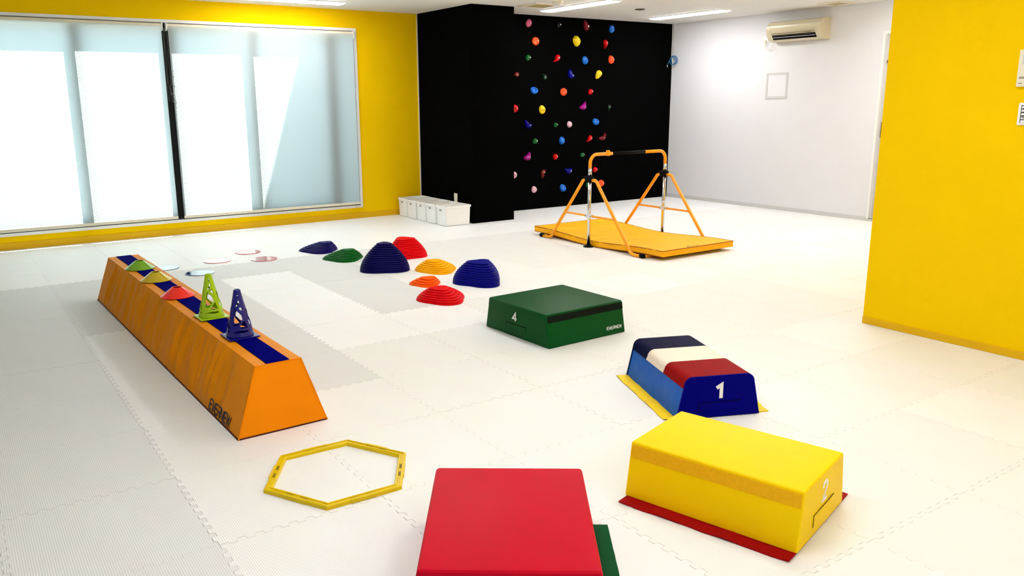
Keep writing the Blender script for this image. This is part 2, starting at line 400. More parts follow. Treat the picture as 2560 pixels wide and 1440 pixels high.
wb = MB().box(X0-T, XY, Y0-T, Y0, -.12, ZC+.02).build('wall_rear', 'wall_white'); struct(wb, 'white wall behind the viewer', 'wall')
ws = MB().box(X0-T, X0, Y0, YL, -.12, ZC+.02).build('wall_side', 'wall_white'); struct(ws, 'white end wall left of the window', 'wall')
ce = MB().box(X0-T, XW+T, Y0-T, YL+T, ZC, ZC+.15).build('ceiling', 'ceiling_white'); struct(ce, 'off-white flat ceiling', 'ceiling')
def base(name, x0, x1, y0, y1, h, m, lab):
    o = MB().box(x0, x1, y0, y1, 0, h).build(name, m, bevel=.003); return struct(o, lab, 'baseboard')
base('baseboard_left', X0, XC, YL-.008, YL, .072, 'trim_yellow', 'yellow baseboard under the window wall')
base('baseboard_right', XW-.008, XW, DY0, YK, .05, 'base_grey', 'pale grey baseboard along the white wall')
base('baseboard_front', XY-.008, XY, Y0, YE, .045, 'trim_yellow', 'yellow baseboard along the yellow partition')
# corner bead where the yellow wall meets the black pillar
tr = MB().box(XC-.012, XC, YL-.012, YL, .072, ZC).build('trim_1', 'cream'); struct(tr, 'thin cream corner strip between yellow wall and black pillar', 'trim')
# door -------------------------------------------------------------
dr = thing('door_1', 'white door in a white frame beside the yellow partition', 'door', (0,0,0)); dr['kind'] = 'structure'
MB().box(XW-.012, XW+T, DY1-.03, DY1+.0, .03, DZ).box(XW-.012, XW+T, DY0, DY0+.03, .03, DZ).box(XW-.012, XW+T, DY0+.03, DY1-.03, DZ-.03, DZ).build('door_frame', 'door_white', dr, bevel=.002)
MB().box(XW-.002, XW+.05, DY1-.055, DY1-.03, .03, DZ-.03).build('door_stop', 'base_grey', dr)
leaf = MB().box(XW+.055, XW+.095, DY0+.032, DY1-.034, .035, DZ-.034).build('door_leaf', 'door_white', dr, bevel=.003)
MB().box(XW+.030, XW+.0555, DY1-.085, DY1-.0555, .98, 1.16).build('lock_plate', 'brass_dark', leaf)
MB().lathe([(0,0),(.016,0),(.02,.01),(.016,.03),(0,.034)], 16, (XW+.05, DY1-.075, 1.84), axis='x').xf(Matrix.Translation((-.03,0,0))).build('coat_hook', 'brass_dark', leaf, smooth=True)
MB().box(XW-.012, XW+.15, DY0+.03, DY1-.03, .03, .036).build('threshold', 'brass_dark', dr)

# window -----------------------------------------------------------
wn = thing('window_1', 'wide four-sash sliding window with white surround', 'window'); wn['kind'] = 'structure'
fw_ = .032
MB().box(WX0, WX1, YL-.012, YL+.012, WZ1-fw_, WZ1).box(WX0, WX1, YL-.012, YL+.012, WZ0, WZ0+fw_).box(WX0, WX0+fw_, YL-.012, YL+.012, WZ0+fw_, WZ1-fw_).box(WX1-fw_, WX1, YL-.012, YL+.012, WZ0+fw_, WZ1-fw_).build('surround', 'frame_white', wn, bevel=.002)
for k, yy in enumerate((YL-.010, YL-.002, YL+.006)):
    MB().box(WX0+fw_, WX1-fw_, yy, yy+.006, WZ1-fw_-.012, WZ1-fw_+.001).build('head_track', 'track_dark' if k != 1 else 'zinc', wn)
    MB().box(WX0+fw_, WX1-fw_, yy, yy+.005, WZ0+fw_-.001, WZ0+fw_+.008).build('sill_track', 'track_dark' if k != 1 else 'zinc', wn)
# outer aluminium frame in the wall thickness
OY = YL+.012
MB().box(WX0, WX1, OY, OY+.045, 2.2, WZ1).box(WX0, WX1, OY, OY+.045, WZ0, .185).box(WX0, WX0+.05, OY, OY+.045, .185, 2.2).box(WX1-.05, WX1, OY, OY+.045, .185, 2.2).box(3.985, 4.06, OY, OY+.045, .185, 2.2).box(.26, .335, OY, OY+.045, .185, 2.2).build('outer_frame', 'sash_metal', wn, bevel=.002)
def sash(x0, x1, y, st0=.055, st1=.055):
    z0, z1, y1 = .185, 2.2, y+.018
    s = MB().box(x0, x0+st0, y, y1, z0, z1).box(x1-st1, x1, y, y1, z0, z1).box(x0+st0, x1-st1, y, y1, z0, z0+.04).box(x0+st0, x1-st1, y, y1, z1-.02, z1).build('sash', 'sash_metal', wn, bevel=.002)
    MB().box(x0+st0-.004, x1-st1+.004, y+.008, y+.011, z0+.03, z1-.015).build('pane', 'wired_glass', s)
    return s
sash(.335, 1.315, OY+.023); sash(1.207, 2.17, OY+.003, .055, .06); sash(2.17, 3.118, OY+.003, .065, .055); sash(3.010, 3.985, OY+.023)
s5 = MB().box(4.06, 4.314, OY+.04, OY+.043, .185, 2.2).build('pane', 'wired_glass', wn); s6 = MB().box(-.025, .26, OY+.04, OY+.043, .185, 2.2).build('pane', 'wired_glass', wn)
MB().box(1.215, 1.245, OY-.008, OY+.006, .80, .95).build('crescent_lock', 'track_dark', wn, bevel=.004)
# outside ----------------------------------------------------------
oo = MB().box(-12, 16, YL+.06, 24, -.3, -.15).build('ground_outside', 'concrete'); struct(oo, 'pale concrete yard outside the window', 'ground')
of = MB().box(4.6, 4.8, YL+.06, 13.2, -.15, 5.2).build('wall_outside', 'concrete'); struct(of, 'concrete side wall outside the window', 'wall')
# blinds -----------------------------------------------------------
BY = YL-.020
def blind(x0, x1, label, chain_x):
    b = thing('roller_blind', label, 'blind', ((x0+x1)/2, BY, WZ1-fw_), 0, 'roller blinds over the window'); c = (x0+x1)/2; z = WZ1-fw_
    def rel(mb): return mb.xf(Matrix.Translation((-c, -BY, -z)))
    rel(MB().lathe([(.027, x0), (.027, x1)], 24, (0, BY+.001, 2.234), axis='x')).build('roller_tube', 'cream', b, smooth=False)
    smooth_by_angle(b.children[-1]) if b.children else None
    n = 40; mb = MB(); vs = []; 
    for k in range(n+1):
        zz = 2.232+(.205-2.232)*k/n
        for x in (x0+.006, x1-.006): vs.append((x, BY-.027+.0006*math.sin(k*.9), zz))
    rel(mb.add(vs, [(2*k, 2*k+1, 2*k+3, 2*k+2) for k in range(n)])).build('fabric', 'blind_fabric', b, fixn=False)
    rel(MB().box(x0+.004, x1-.004, BY-.034, BY-.020, .182, .212)).build('bottom_rail', 'cream', b, bevel=.004)
    for x, s in ((x0, -1), (x1, 1)):
        rel(MB().box(min(x, x+s*.012), max(x, x+s*.012), BY-.03, BY+.04, 2.185, WZ1-fw_)).build('bracket', 'frame_white', b, bevel=.002)
    # bead chain loop
    for dx in (-.006, .006):
        pts = [(chain_x+dx+.004*math.sin(k*.7+dx*300), BY-.040+.002*math.sin(k), 2.21-.036*k) for k in range(22)]
        rel(MB().tube(pts, .0012, 6)).build('pull_chain', 'chain_grey', b)
    return b
blind(-.03, 2.110, 'cream roller blind beside the end of the window near the balance beam', 2.121)
blind(2.166, 4.310, 'cream roller blind on the window half next to the black pillar', 2.157)
def tangle():
    mb = MB(); pts = []
    for k in range(60):
        a = k*.42; pts.append((2.163+.022*math.cos(a)+.01*math.sin(a*.37), BY-.05+.008*math.sin(a*1.3), 1.70-.0052*k+.035*math.sin(a*.9)))
    o = mb.tube(pts, .0018, 5).build('blind_cord', 'chain_grey'); tag(o, 'tangled grey blind cord hanging between the two blinds', 'cord')
tangle()

# ------------------------------------------------------------------ ceiling fittings
def ceiling_light(cx, cy, rz, label, L=1.26, W=.215):
    t = thing('ceiling_light', label, 'light', (cx, cy, ZC), rz, 'linear ceiling lights')
    h = MB().frustum(W/2-.012, L/2-.01, W/2, L/2, -.010, .003).build('housing', 'lamp_white', t, bevel=.003)
    MB().frustum(W/2-.030, L/2-.035, W/2-.016, L/2-.015, -.020, -.0095).build('diffuser', 'lamp_glow', t, bevel=.004)
    for s in (-1, 1): MB().box(-.02, .02, s*(L/2-.028)-.008, s*(L/2-.028)+.008, -.022, -.0095).build('end_clip', 'zinc', t)
    return t
ceiling_light(6.40, 7.635, 0, 'long white ceiling light beside the smoke detector')
ceiling_light(8.26, 7.655, 0, 'long white ceiling light over the corner of climbing wall and white wall')
ceiling_light(3.33, 8.77, PI/2, 'long white ceiling light beside the yellow window wall')
for (x, y, l) in ((6.40, 4.6, 'added unseen long white ceiling light over the open floor past the yellow partition'), (8.26, 4.6, 'added unseen long white ceiling light near the white door'),  # extra lights out of view, added to light the rest of the room
                  (3.3, 5.6, 'added unseen long white ceiling light above the stepping stones'),
                  (3.3, 2.2, 'added unseen long white ceiling light above the vaulting boxes'), (0.9, 2.2, 'added unseen long white ceiling light above the hexagon ring'),
                  (3.3, -.8, 'added unseen long white ceiling light beside the rear wall corner'), (0.9, -.8, 'added unseen long white ceiling light in front of the rear wall')):
    ceiling_light(x, y, 0, l)
def vent(cx, cy, s, label):
    t = thing('ceiling_vent', label, 'vent', (cx, cy, ZC), 0, 'square ceiling vents')
    h = s/2
    MB().box(-h, h, -h, -h+.05, -.012, .002).box(-h, h, h-.05, h, -.012, .002).box(-h, -h+.05, -h+.05, h-.05, -.012, .002).box(h-.05, h, -h+.05, h-.05, -.012, .002).build('frame', 'cream', t, bevel=.003)
    MB().box(-h+.05, h-.05, -h+.05, h-.05, -.004, .002).build('backing', 'grille_tan', t)
    for k in range(7):
        y = -h+.07+k*(s-.14)/6; MB().box(-h+.05, h-.05, y-.008, y+.008, -.009, -.003).build('louvre', 'grille_tan', t)
vent(5.975, 7.83, .36, 'square cream ceiling vent between black pillar and long light')
vent(8.845, 5.93, .30, 'square cream ceiling vent above the end of the air conditioner')
sm = thing('smoke_detector', 'round cream smoke detector on the ceiling beside the long light', 'smoke detector', (5.93, 7.43, ZC))
MB().lathe([(0,.002),(.062,.002),(.062,-.022),(.056,-.026),(0,-.026)], 32).build('base', 'cream', sm, smooth=False)
MB().lathe([(0,-.024),(.05,-.024),(.054,-.044),(.047,-.052),(0,-.052)], 32).build('sensor_cap', 'frame_white', sm)
dl = thing('recessed_downlight', 'small round downlight between the two long ceiling lights', 'downlight', (7.30, 7.55, ZC))
MB().lathe([(.040,.001),(.062,.001),(.064,-.005),(.042,-.009)], 32, closed=True).build('trim_ring', 'brass_dark', dl)
MB().lathe([(0,-.002),(.041,-.002),(.041,.002),(0,.002)], 32).build('lens', 'cream', dl)

# ------------------------------------------------------------------ white wall fittings
ac = thing('air_conditioner', 'cream wall air conditioner high on the white wall', 'air conditioner', (XW, 6.56, 2.14))
AP = [(0,0),(-.10,.0),(-.150,.022),(-.185,.066),(-.205,.125),(-.200,.185),(-.165,.232),(-.12,.245),(0,.245)]
AL = .385
def ac_prof(poly, y0, y1, name, m):
    n = len(poly); mb = MB().add([(x, y0, z) for x, z in poly]+[(x, y1, z) for x, z in poly], [tuple(range(n)), tuple(reversed(range(n, 2*n)))]+[(i, n+i, n+(i+1)%n, (i+1)%n) for i in range(n)])
    return mb.build(name, m, ac)
smooth_by_angle(ac_prof(AP, -AL+.05, AL-.05, 'casing', 'ac_plastic'), 30)
for s in (-1, 1):
    P2 = [(x*1.01 if x else 0, .1225+(z-.1225)*1.01) for x, z in AP]
    smooth_by_angle(ac_prof(P2, min(s*(AL-.052), s*AL), max(s*(AL-.052), s*AL), 'end_cap', 'ac_plastic'), 30)
MB().add([(-.1525,-AL+.075,.020),(-.1525,AL-.075,.020),(-.192,AL-.075,.076),(-.192,-AL+.075,.076),(-.14,-AL+.075,.05),(-.14,AL-.075,.05)], [(0,1,2,3),(3,2,5,4),(0,4,5,1),(1,5,2),(0,3,4)]).build('air_outlet', 'black_rubber', ac)
MB().box(-.0025, .0025, -AL+.085, AL-.085, -.002, .002).xf(Matrix.Translation((-.176, 0, .046)) @ Matrix.Rotation(.9, 4, 'Y')).build('louvre', 'zinc', ac)
MB().box(-.2115, -.2, -AL+.075, AL-.075, .092, .0945).build('panel_seam', 'brown_edge', ac)
MB().box(-.2085, -.2, -AL+.12, -AL+.22, .083, .091).build('display_window', 'grille_tan', ac, bevel=.001)
for k in range(3): MB().box(-.2095, -.2, -AL+.125+k*.03, -AL+.137+k*.03, .085, .089).build('indicator', 'stitch', ac)
po = thing('power_outlet', 'white wall outlet plate beside the air conditioner', 'outlet', (XW, 7.095, 2.165))
MB().box(-.008, 0, -.036, .036, -.06, .06).build('plate', 'frame_white', po, bevel=.003)
MB().box(-.034, -.007, -.014, .014, -.03, .012).build('plug', 'plate_cream', po, bevel=.004)
ca = MB().tube([(XW-.03, 7.095, 2.14)]+[(XW-.03-.01*math.sin(a), 7.03+.062*math.cos(a), 2.11-.05*math.sin(a)) for a in [PI*k/10 for k in range(11)]]+[(XW-.03, 6.93, 2.14)], .004, 8).build('power_cable', 'cable_white')
tag(ca, 'white power cable looping from the outlet to the air conditioner', 'cable')
ap = thing('access_panel', 'square access panel with grey frame on the white wall', 'panel', (XW, 6.887, 1.60))
h1, h2 = .165, .163
MB().box(-.007, 0, -h1, h1, h2-.028, h2).box(-.007, 0, -h1, h1, -h2, -h2+.028).box(-.007, 0, -h1, -h1+.028, -h2+.028, h2-.028).box(-.007, 0, h1-.028, h1, -h2+.028, h2-.028).build('frame', 'base_grey', ap, bevel=.001)
MB().box(-.004, 0, -h1+.029, h1-.029, -h2+.029, h2-.029).build('cover', 'wall_white', ap, bevel=.001)
MB().box(-.009, -.006, -.02, .02, -h2+.008, -h2+.018).build('latch', 'zinc', ap)
cc = thing('network_cable', 'coiled blue network cable hanging in the corner of the climbing wall', 'cable', (9.07, 8.66, 1.995))
for k, (r, dy, dz) in enumerate(((.062, .0, .0), (.055, .016, -.006), (.058, -.014, .004))):
    MB().tube([(.006*k, dy+r*math.cos(a), dz+r*math.sin(a)) for a in [2*PI*i/28 for i in range(28)]], .005, 7, closed=True).build('coil_loop', 'cable_blue', cc)
MB().tube([(.03, .065, ZC-1.995), (.028, .06, .25), (.012, .045, .06), (0, .02, .02), (-.01, .0, -.045)], .0045, 7).build('cable_drop', 'cable_white', cc)
MB().tube([(0, .05, .02), (-.02, .075, -.03), (-.03, .085, -.065)], .0045, 7).build('cable_tail', 'cable_blue', cc)
MB().box(-.038, -.024, .079, .093, -.092, -.064).build('connector', 'cable_white', cc, bevel=.002)
# yellow partition controls (their near ends run past the frame)
rm = thing('wall_remote', 'white air conditioner remote in its holder on the yellow partition', 'remote control', (XY, 2.075, 1.575))
MB().box(-.026, 0, -.058, .058, -.096, .096).build('body', 'plate_cream', rm, bevel=.006)
MB().box(-.0275, -.02, -.045, .038, .02, .07).build('screen', 'base_grey', rm, bevel=.002)
for k, (z, l) in enumerate(((-.046, .035), (-.052, .03), (-.078, .022))): MB().box(-.0270, -.02, .05-l, .046, z-.0012, z+.0012).build('print_line', 'stitch', rm)
sw = thing('wall_switch_panel', 'white control panel with black outlined keys on the yellow partition', 'switch panel', (XY, 2.05, 1.337))
MB().box(-.014, 0, -.06, .06, -.059, .059).build('body', 'ink_white', sw, bevel=.008, seg=3)
MB().box(-.0155, -.01, -.05, .044, -.046, .046).build('key_outline', 'black_rubber', sw)
for k in range(5): MB().box(-.018, -.012, -.05, .040, .036-k*.0185-.008, .036-k*.0185+.006).build('key', 'ink_white', sw, bevel=.001)
for k, z in enumerate((.028, .010, -.009, -.019)): MB().box(-.0187, -.012, .018, .036, z-.002, z+.002).build('key_mark', 'stitch', sw)
ol = thing('wall_outlet', 'cream outlet plate low on the black pillar above the bins', 'outlet', (XC, 8.487, .27))
MB().box(-.008, 0, -.036, .036, -.06, .06).build('plate', 'plate_cream', ol, bevel=.003)
MB().box(-.010, -.006, -.012, .012, -.024, .024).build('socket_face', 'frame_white', ol, bevel=.002)

# ------------------------------------------------------------------ white bins
def make_bin():
    b = thing('storage_bin', '', 'bin', group='white storage bins')
    hx, hy, H = .186, .121, .235; bx, by = .172, .106
    def ring(fx, fy, z, r=.03, n=4):
        pts = []
        for sx, sy, a0 in ((1,1,0),(-1,1,PI/2),(-1,-1,PI),(1,-1,1.5*PI)):
            for k in range(n+1):
                a = a0+PI/2*k/n; pts.append((sx*(fx-r)+r*math.cos(a), sy*(fy-r)+r*math.sin(a), z))
        return pts
    rings = [ring(bx-.01, by-.01, 0), ring(bx, by, .008), ring(hx-.008, hy-.008, H-.025), ring(hx, hy, H-.022), ring(hx, hy, H), ring(hx-.012, hy-.012, H), ring(hx-.014, hy-.014, H-.03), ring(bx-.004, by-.004, .012)]
    n = len(rings[0]); vs = [p for r in rings for p in r]; fs = [(k*n+i, k*n+(i+1)%n, (k+1)*n+(i+1)%n, (k+1)*n+i) for k in range(len(rings)-1) for i in range(n)]
    fs += [tuple(reversed(range(n))), tuple((len(rings)-1)*n+i for i in range(n))]
    o = MB().add(vs, fs).build('body', 'bin_plastic', b); smooth_by_angle(o, 35)
    for s in (-1, 1):
        MB().box(-.003, .003, -.022, .022, -.009, .009).xf(Matrix.Translation((s*(hx-.0085), 0, H-.05))).build('handle_slot', 'bin_slot', b, bevel=.002)
    return b
bn = make_bin(); BL = ['white plastic storage bin closest to the outlet plate, end of the row', 'white plastic storage bin second from the open end of the row', 'white plastic storage bin in the middle of the row of five',
      'white plastic storage bin second from the yellow wall', 'white plastic storage bin standing against the yellow wall']
for k in range(5):
    p = (4.985+.004*k-.006*(k % 2), 8.185+.247*k, 0)
    if k == 0: bn.location = p; bn['label'] = BL[0]
    else: dup(bn, p, 0, BL[k])

# ------------------------------------------------------------------ balance beam
bb = thing('balance_beam', 'long orange padded balance beam with a blue top strip', 'balance beam', (1.082, 4.91, 0), 1.594)
BLh, BWb, BWt, BH = 1.592, .2065, .1045, .312
def wr(x, t):
    a = 0
    for k, (px, sl, w_, am) in enumerate(WR):
        d = (x-px-sl*(t-.5))/w_; a += am*math.exp(-d*d)*(0.35+.65*math.sin(PI*min(1, max(0, t*.95+.05))))
    return a
WR = [(-1.35+.085*k+random.uniform(-.03, .03), random.uniform(-.16, .06), random.uniform(.012, .036), random.uniform(-.022, .026)) for k in range(34)]
def beam_side(sgn):
    nx, nz = 260, 14; vs = []; fs = []
    for i in range(nx+1):
        x = -BLh+2*BLh*i/nx
        for j in range(nz+1):
            t = j/nz; y = BWb+(BWt-BWb)*t; xx = x*(1-.0116*t); e = min(1, (BLh-abs(x))/.12)*min(1, 5*t)*min(1, 6*(1-t)+.15)
            dsp = wr(x*sgn, t)*e+.004*math.sin(PI*t)
            vs.append((xx, sgn*(y+dsp*.95), BH*t+dsp*.3))
    for i in range(nx):
        for j in range(nz):
            a = i*(nz+1)+j; q = (a, a+nz+1, a+nz+2, a+1); fs.append(q if sgn < 0 else tuple(reversed(q)))
    return MB().add(vs, fs)
cv = MB(); l_ = beam_side(1); r_ = beam_side(-1); cv.add(l_.v, l_.f); cv.add(r_.v, r_.f)
nx = 130; vs = []; fs = []
for i in range(nx+1):
    x = (-BLh+2*BLh*i/nx)*.9884; e = min(1, (BLh-abs(x))/.1)
    for y in (-BWt, -BWt*.86, -.056, .056, BWt*.86, BWt):
        vs.append((x, y, BH+(.0026*math.sin(x*95+y*40)*math.sin(x*31) if abs(y) > .06 and abs(y) < BWt*.99 else 0)*e))
for i in range(nx):
    for j in range(5):
        a = i*6+j; fs.append((a, a+6, a+7, a+1))
cv.add(vs, fs); cv.add([(-BLh,-BWb,0),(BLh,-BWb,0),(BLh,BWb,0),(-BLh,BWb,0)], [(3,2,1,0)])
smooth_by_angle(cv.build('cover', 'orange_vinyl', bb, fixn=False), 50)
for s in (-1, 1):
    x, xt = s*(BLh+.001), s*(BLh*.9884+.001)
    o = MB().add([(x,-BWb,0),(x,BWb,0),(xt,BWt,BH),(xt,-BWt,BH),(x-s*.02,-BWb,0),(x-s*.02,BWb,0),(xt-s*.02,BWt,BH),(xt-s*.02,-BWt,BH)], [(0,1,2,3),(7,6,5,4),(0,4,5,1),(1,5,6,2),(2,6,7,3),(3,7,4,0)]).build('end_panel', 'orange_end', bb)
    MB().tube([(x, -BWb, .001), (xt, -BWt, BH), (xt, BWt, BH), (x, BWb, .001)], .003, 6).build('piping', 'orange_end', bb)
MB().box(-BLh-.002, BLh+.002, -BWb-.003, BWb+.003, 0, .007).build('base_edge', 'brown_edge', bb)
MB().box(-1.573, 1.573, -.052, .052, BH-.002, BH+.0045).build('top_strip', 'navy_strip', bb, bevel=.0015)
k_ = (BWt-BWb)/BH; nrm = Vector((0, 1, -k_)).normalized(); up = Vector((0, k_, 1)).normalized()
z_ = .016; wordmark(bb, 'ink_navy', (Vector((-1.165, BWb+k_*z_, z_))+nrm*.0045, (-1,0,0), up, nrm), .30, .046, .17)

# ------------------------------------------------------------------ markers on the beam
def marker_cone(x, y, z, m, label):
    c = thing('marker_cone', label, 'cone', (x, y, z), 0, 'flat marker cones on the balance beam')
    o = MB().lathe([(.096,0),(.097,.003),(.088,.009),(.031,.052),(.026,.054),(.0235,.051),(.028,.047),(.085,.004),(.093,0)], 48, closed=True).build('shell', m, c); smooth_by_angle(o, 40)
    for k in range(4):
        a = .6+k*PI/2; d = Vector((math.cos(a), math.sin(a), 0))
        MB().tube([d*.087+Vector((0,0,.0115)), d*.033+Vector((0,0,.0525))], .0016, 6).build('crease', m, c)
    return c
ZB = BH+.0045
marker_cone(1.049, 5.90, ZB, 'cone_green', 'low green marker cone on the far end of the balance beam')
marker_cone(1.055, 5.43, ZB, 'cone_olive', 'low olive yellow marker cone on the balance beam')
marker_cone(1.060, 4.886, ZB, 'cone_red', 'low red marker cone on the balance beam')
def lattice_cone(x, y, z, m, label, rz):
    c = thing('lattice_cone', label, 'cone', (x, y, z), rz, 'tall lattice cones on the balance beam')
    o = MB().box(-.076, .076, -.076, .076, 0, .006).xf(Matrix.Rotation(.023-rz, 4, 'Z')).build('base_plate', m, c, bevel=.004)
    na, nz, H = 128, 84, .222
    def rad(t): return .0145+(.0635-.0145)*((1-t)**1.08)*(1+.10*math.sin(PI*(1-t))*(1-t))
    HOLES = [[(.40,.845),(.60,.845),(.60,.91),(.40,.91)], [(.22,.665),(.40,.655),(.74,.77),(.55,.795)], [(.52,.625),(.84,.56),(.80,.625),(.66,.66)],
             [(.14,.255),(.15,.60),(.28,.60),(.70,.475),(.74,.40),(.38,.245)], [(.80,.385),(.93,.20),(.90,.185),(.46,.20)], [(.16,.10),(.34,.135),(.60,.15),(.92,.14),(.96,.115),(.60,.092)]]
    def inside(u, t, P_):
        c_ = False
        for i in range(len(P_)):
            (x1, y1), (x2, y2) = P_[i-1], P_[i]
            if (y1 > t) != (y2 > t) and u < (x2-x1)*(t-y1)/(y2-y1)+x1: c_ = not c_
        return c_
    def solid(a, t):
        u = (a/(2*PI)*4) % 1.0                        # four repeating bays
        return not any(inside(u, t, h) for h in HOLES)
    vs = []; fs = []
    for k in range(nz+1):
        t = k/nz; r = rad(t)
        for i in range(na): a = 2*PI*i/na; vs.append((r*math.cos(a), r*math.sin(a), .006+H*t))
    for k in range(nz):
        for i in range(na):
            if solid(2*PI*(i+.5)/na, (k+.5)/nz): j = (i+1) % na; fs.append((k*na+i, k*na+j, (k+1)*na+j, (k+1)*na+i))
    used = sorted({i for f in fs for i in f}); mp = {v: n for n, v in enumerate(used)}
    o = MB().add([vs[i] for i in used], [tuple(mp[i] for i in f) for f in fs]).build('lattice_body', m, c, fixn=False)
    for p in o.data.polygons: p.use_smooth = True
    sm_ = o.modifiers.new('thick', 'SOLIDIFY'); sm_.thickness = .0045; sm_.offset = 0
    MB().lathe([(.011,0),(.0155,0),(.0155,.004),(.011,.004)], 24, (0,0,.006+H), closed=True).build('top_rim', m, c)
    return c
lattice_cone(1.092, 4.285, ZB, 'cone_lime', 'tall lime green lattice cone on the balance beam', .536)
lattice_cone(1.104, 3.83, ZB, 'cone_blue', 'tall blue lattice cone on the balance beam', .504)

# ------------------------------------------------------------------ flat discs on the floor
def disc(x, y, m, label):
    d = thing('floor_disc', label, 'disc marker', (x, y, 0), 0, 'flat spot discs on the floor')
    o = MB().lathe([(0,.0005),(.118,.0005),(.1225,.0025),(.1215,.0055),(.116,.0062),(.112,.005),(0,.005)], 56).build('disc_body', m, d); smooth_by_angle(o, 35)
    MB().lathe([(.1125,.0048),(.1135,.0062),(.1165,.0064),(.1175,.0058)], 56).build('rim', m, d, fixn=False)
    return d
disc(1.729, 7.05, 'disc_blue', 'glossy blue floor disc behind the lime lattice cone')
disc(1.528, 7.45, 'disc_blue', 'glossy blue floor disc half hidden behind the balance beam')
disc(2.007, 7.515, 'disc_red', 'glossy red floor disc between the blue discs and other red discs')
disc(2.382, 7.798, 'disc_red', 'glossy red floor disc nearest the window wall')
disc(2.395, 7.354, 'disc_red', 'glossy red floor disc nearest the low indigo stepping stone')

# ------------------------------------------------------------------ stepping stones
def stone(x, y, R, H, tiers, m, label, rz, off=(0,0), tri=.13, top=.30, ex=1.0, p=1.0):
    s = thing('stepping_stone', label, 'stepping stone', (x, y, 0), rz, 'ridged rubber stepping stones')
    n = 60
    def outline(k, z, sh, dx, dy):
        pts = []
        for i in range(n):
            a = 2*PI*i/n; r = R*sh*(1+tri*math.cos(3*a))/(1+tri*.35)
            pts.append((r*math.cos(a)*ex+dx, r*math.sin(a)+dy, z))
        return pts
    rings = []; rr = Matrix.Rotation(-rz, 2); o2 = rr @ Vector(off)
    for k in range(tiers):
        f0 = k/tiers; f1 = (k+1)/tiers
        s0 = 1-(1-top)*f0**p; s1 = 1-(1-top)*((k+.9)/tiers)**p
        z0, z1 = H*f0, H*f1
        for z, q in ((z0+.0005, s0-.02*(k > 0)), (z0+(z1-z0)*.25, s0), (z0+(z1-z0)*.72, s0-.002), (z1-.0015, s0-.02*1), (z1, s0-.045)):
            fr = 1-(q-top)/(1-top); rings.append(outline(k, z, max(q, .03), o2.x*fr, o2.y*fr))
    for q in (.8, .4): rings.append(outline(0, H+.002*(1-q), max(.03, (1-(1-top)*((tiers-1)/tiers)**p-.045))*q, o2.x, o2.y))
    vs = [pt for r in rings for pt in r]; fs = [(k*n+i, k*n+(i+1)%n, (k+1)*n+(i+1)%n, (k+1)*n+i) for k in range(len(rings)-1) for i in range(n)]
    fs += [tuple(reversed(range(n))), tuple((len(rings)-1)*n+i for i in range(n))]
    o = MB().add(vs, fs).build('ridged_body', m, s); smooth_by_angle(o, 55)
    MB().lathe([(0,.0),(.006,.0),(.005,.0025),(0,.003)], 12, (o2.x, o2.y, H+.0015)).build('top_stud', m, s)
    return s
rv = Vector((math.cos(YAW), -math.sin(YAW)))      # along the row of stones
fv = Vector((math.sin(YAW), math.cos(YAW)))
def at(front, back, side=0):
    q = Vector(front)+fv*back+rv*side; return q.x, q.y
stone(*at((2.904, 7.339), .155), .188, .088, 8, 'stone_indigo', 'low indigo stepping stone beside the red floor discs', .3, tuple(rv*.075), top=.25, p=1.35)
stone(*at((2.928, 6.801), .155), .188, .090, 8, 'stone_green', 'low green ridged stepping stone', .3, tuple(rv*.05), top=.22, p=1.35)
stone(*at((3.005, 6.112), .185), .214, .235, 14, 'stone_navy', 'tallest navy dome stepping stone in front of the tall red one', -1.0, (0,0), top=.22, p=1.8)
stone(*at((3.436, 6.551), .19), .198, .175, 11, 'stone_red', 'tall red stepping stone behind the navy dome', -.6, (0,0), top=.40, p=1.6)
stone(*at((3.37, 5.829), .15), .182, .092, 7, 'stone_yellow', 'low yellow ridged stepping stone', 2.4, tuple(rv*-.035), top=.24, p=1.45)
stone(*at((3.386, 5.183), .175), .198, .178, 11, 'stone_blue', 'tall royal blue stepping stone nearest the green vaulting box', -1.65, (0,0), top=.40, p=2.0, tri=.17)
stone(*at((3.044, 5.445), .105), .126, .058, 4, 'stone_orange', 'smallest orange stepping stone', .3, tuple(rv*.028), top=.30, p=1.3)
stone(*at((2.862, 4.878), .155), .184, .094, 7, 'stone_red', 'low wide red stepping stone next to the orange one', 2.5, tuple(rv*-.03), top=.26, p=1.5)

# ------------------------------------------------------------------ soft vaulting boxes
def pocket(parent, frame, w_, h_, m):
    O, ux, uy, nn = [Vector(q) for q in frame]
    g = MB(); M = Matrix((( ux.x, uy.x, nn.x, O.x), (ux.y, uy.y, nn.y, O.y), (ux.z, uy.z, nn.z, O.z), (0,0,0,1)))
    o = MB().box(-w_/2, w_/2, -h_/2, h_/2, -.001, .0025).xf(M).build('handle_flap', m, parent, bevel=.001)
    s = MB(); stroke(s, [(-w_/2, -h_/2), (-w_/2, h_/2), (w_/2*.3, h_/2*1.05), (w_/2, h_/2*1.15)], .0022, (O+nn*.0024, ux, uy, nn), .0006); s.build('stitch_line', 'stitch', o)
def face_frame(xb, xt, H, sx, y, z):
    """point on the slanted +-x side"""
    k = (xt-xb)/H; n = Vector((sx, 0, -k)).normalized(); u = Vector((k*sx, 0, 1)).normalized()
    return Vector((sx*(xb+k*z), y, z)), n, u
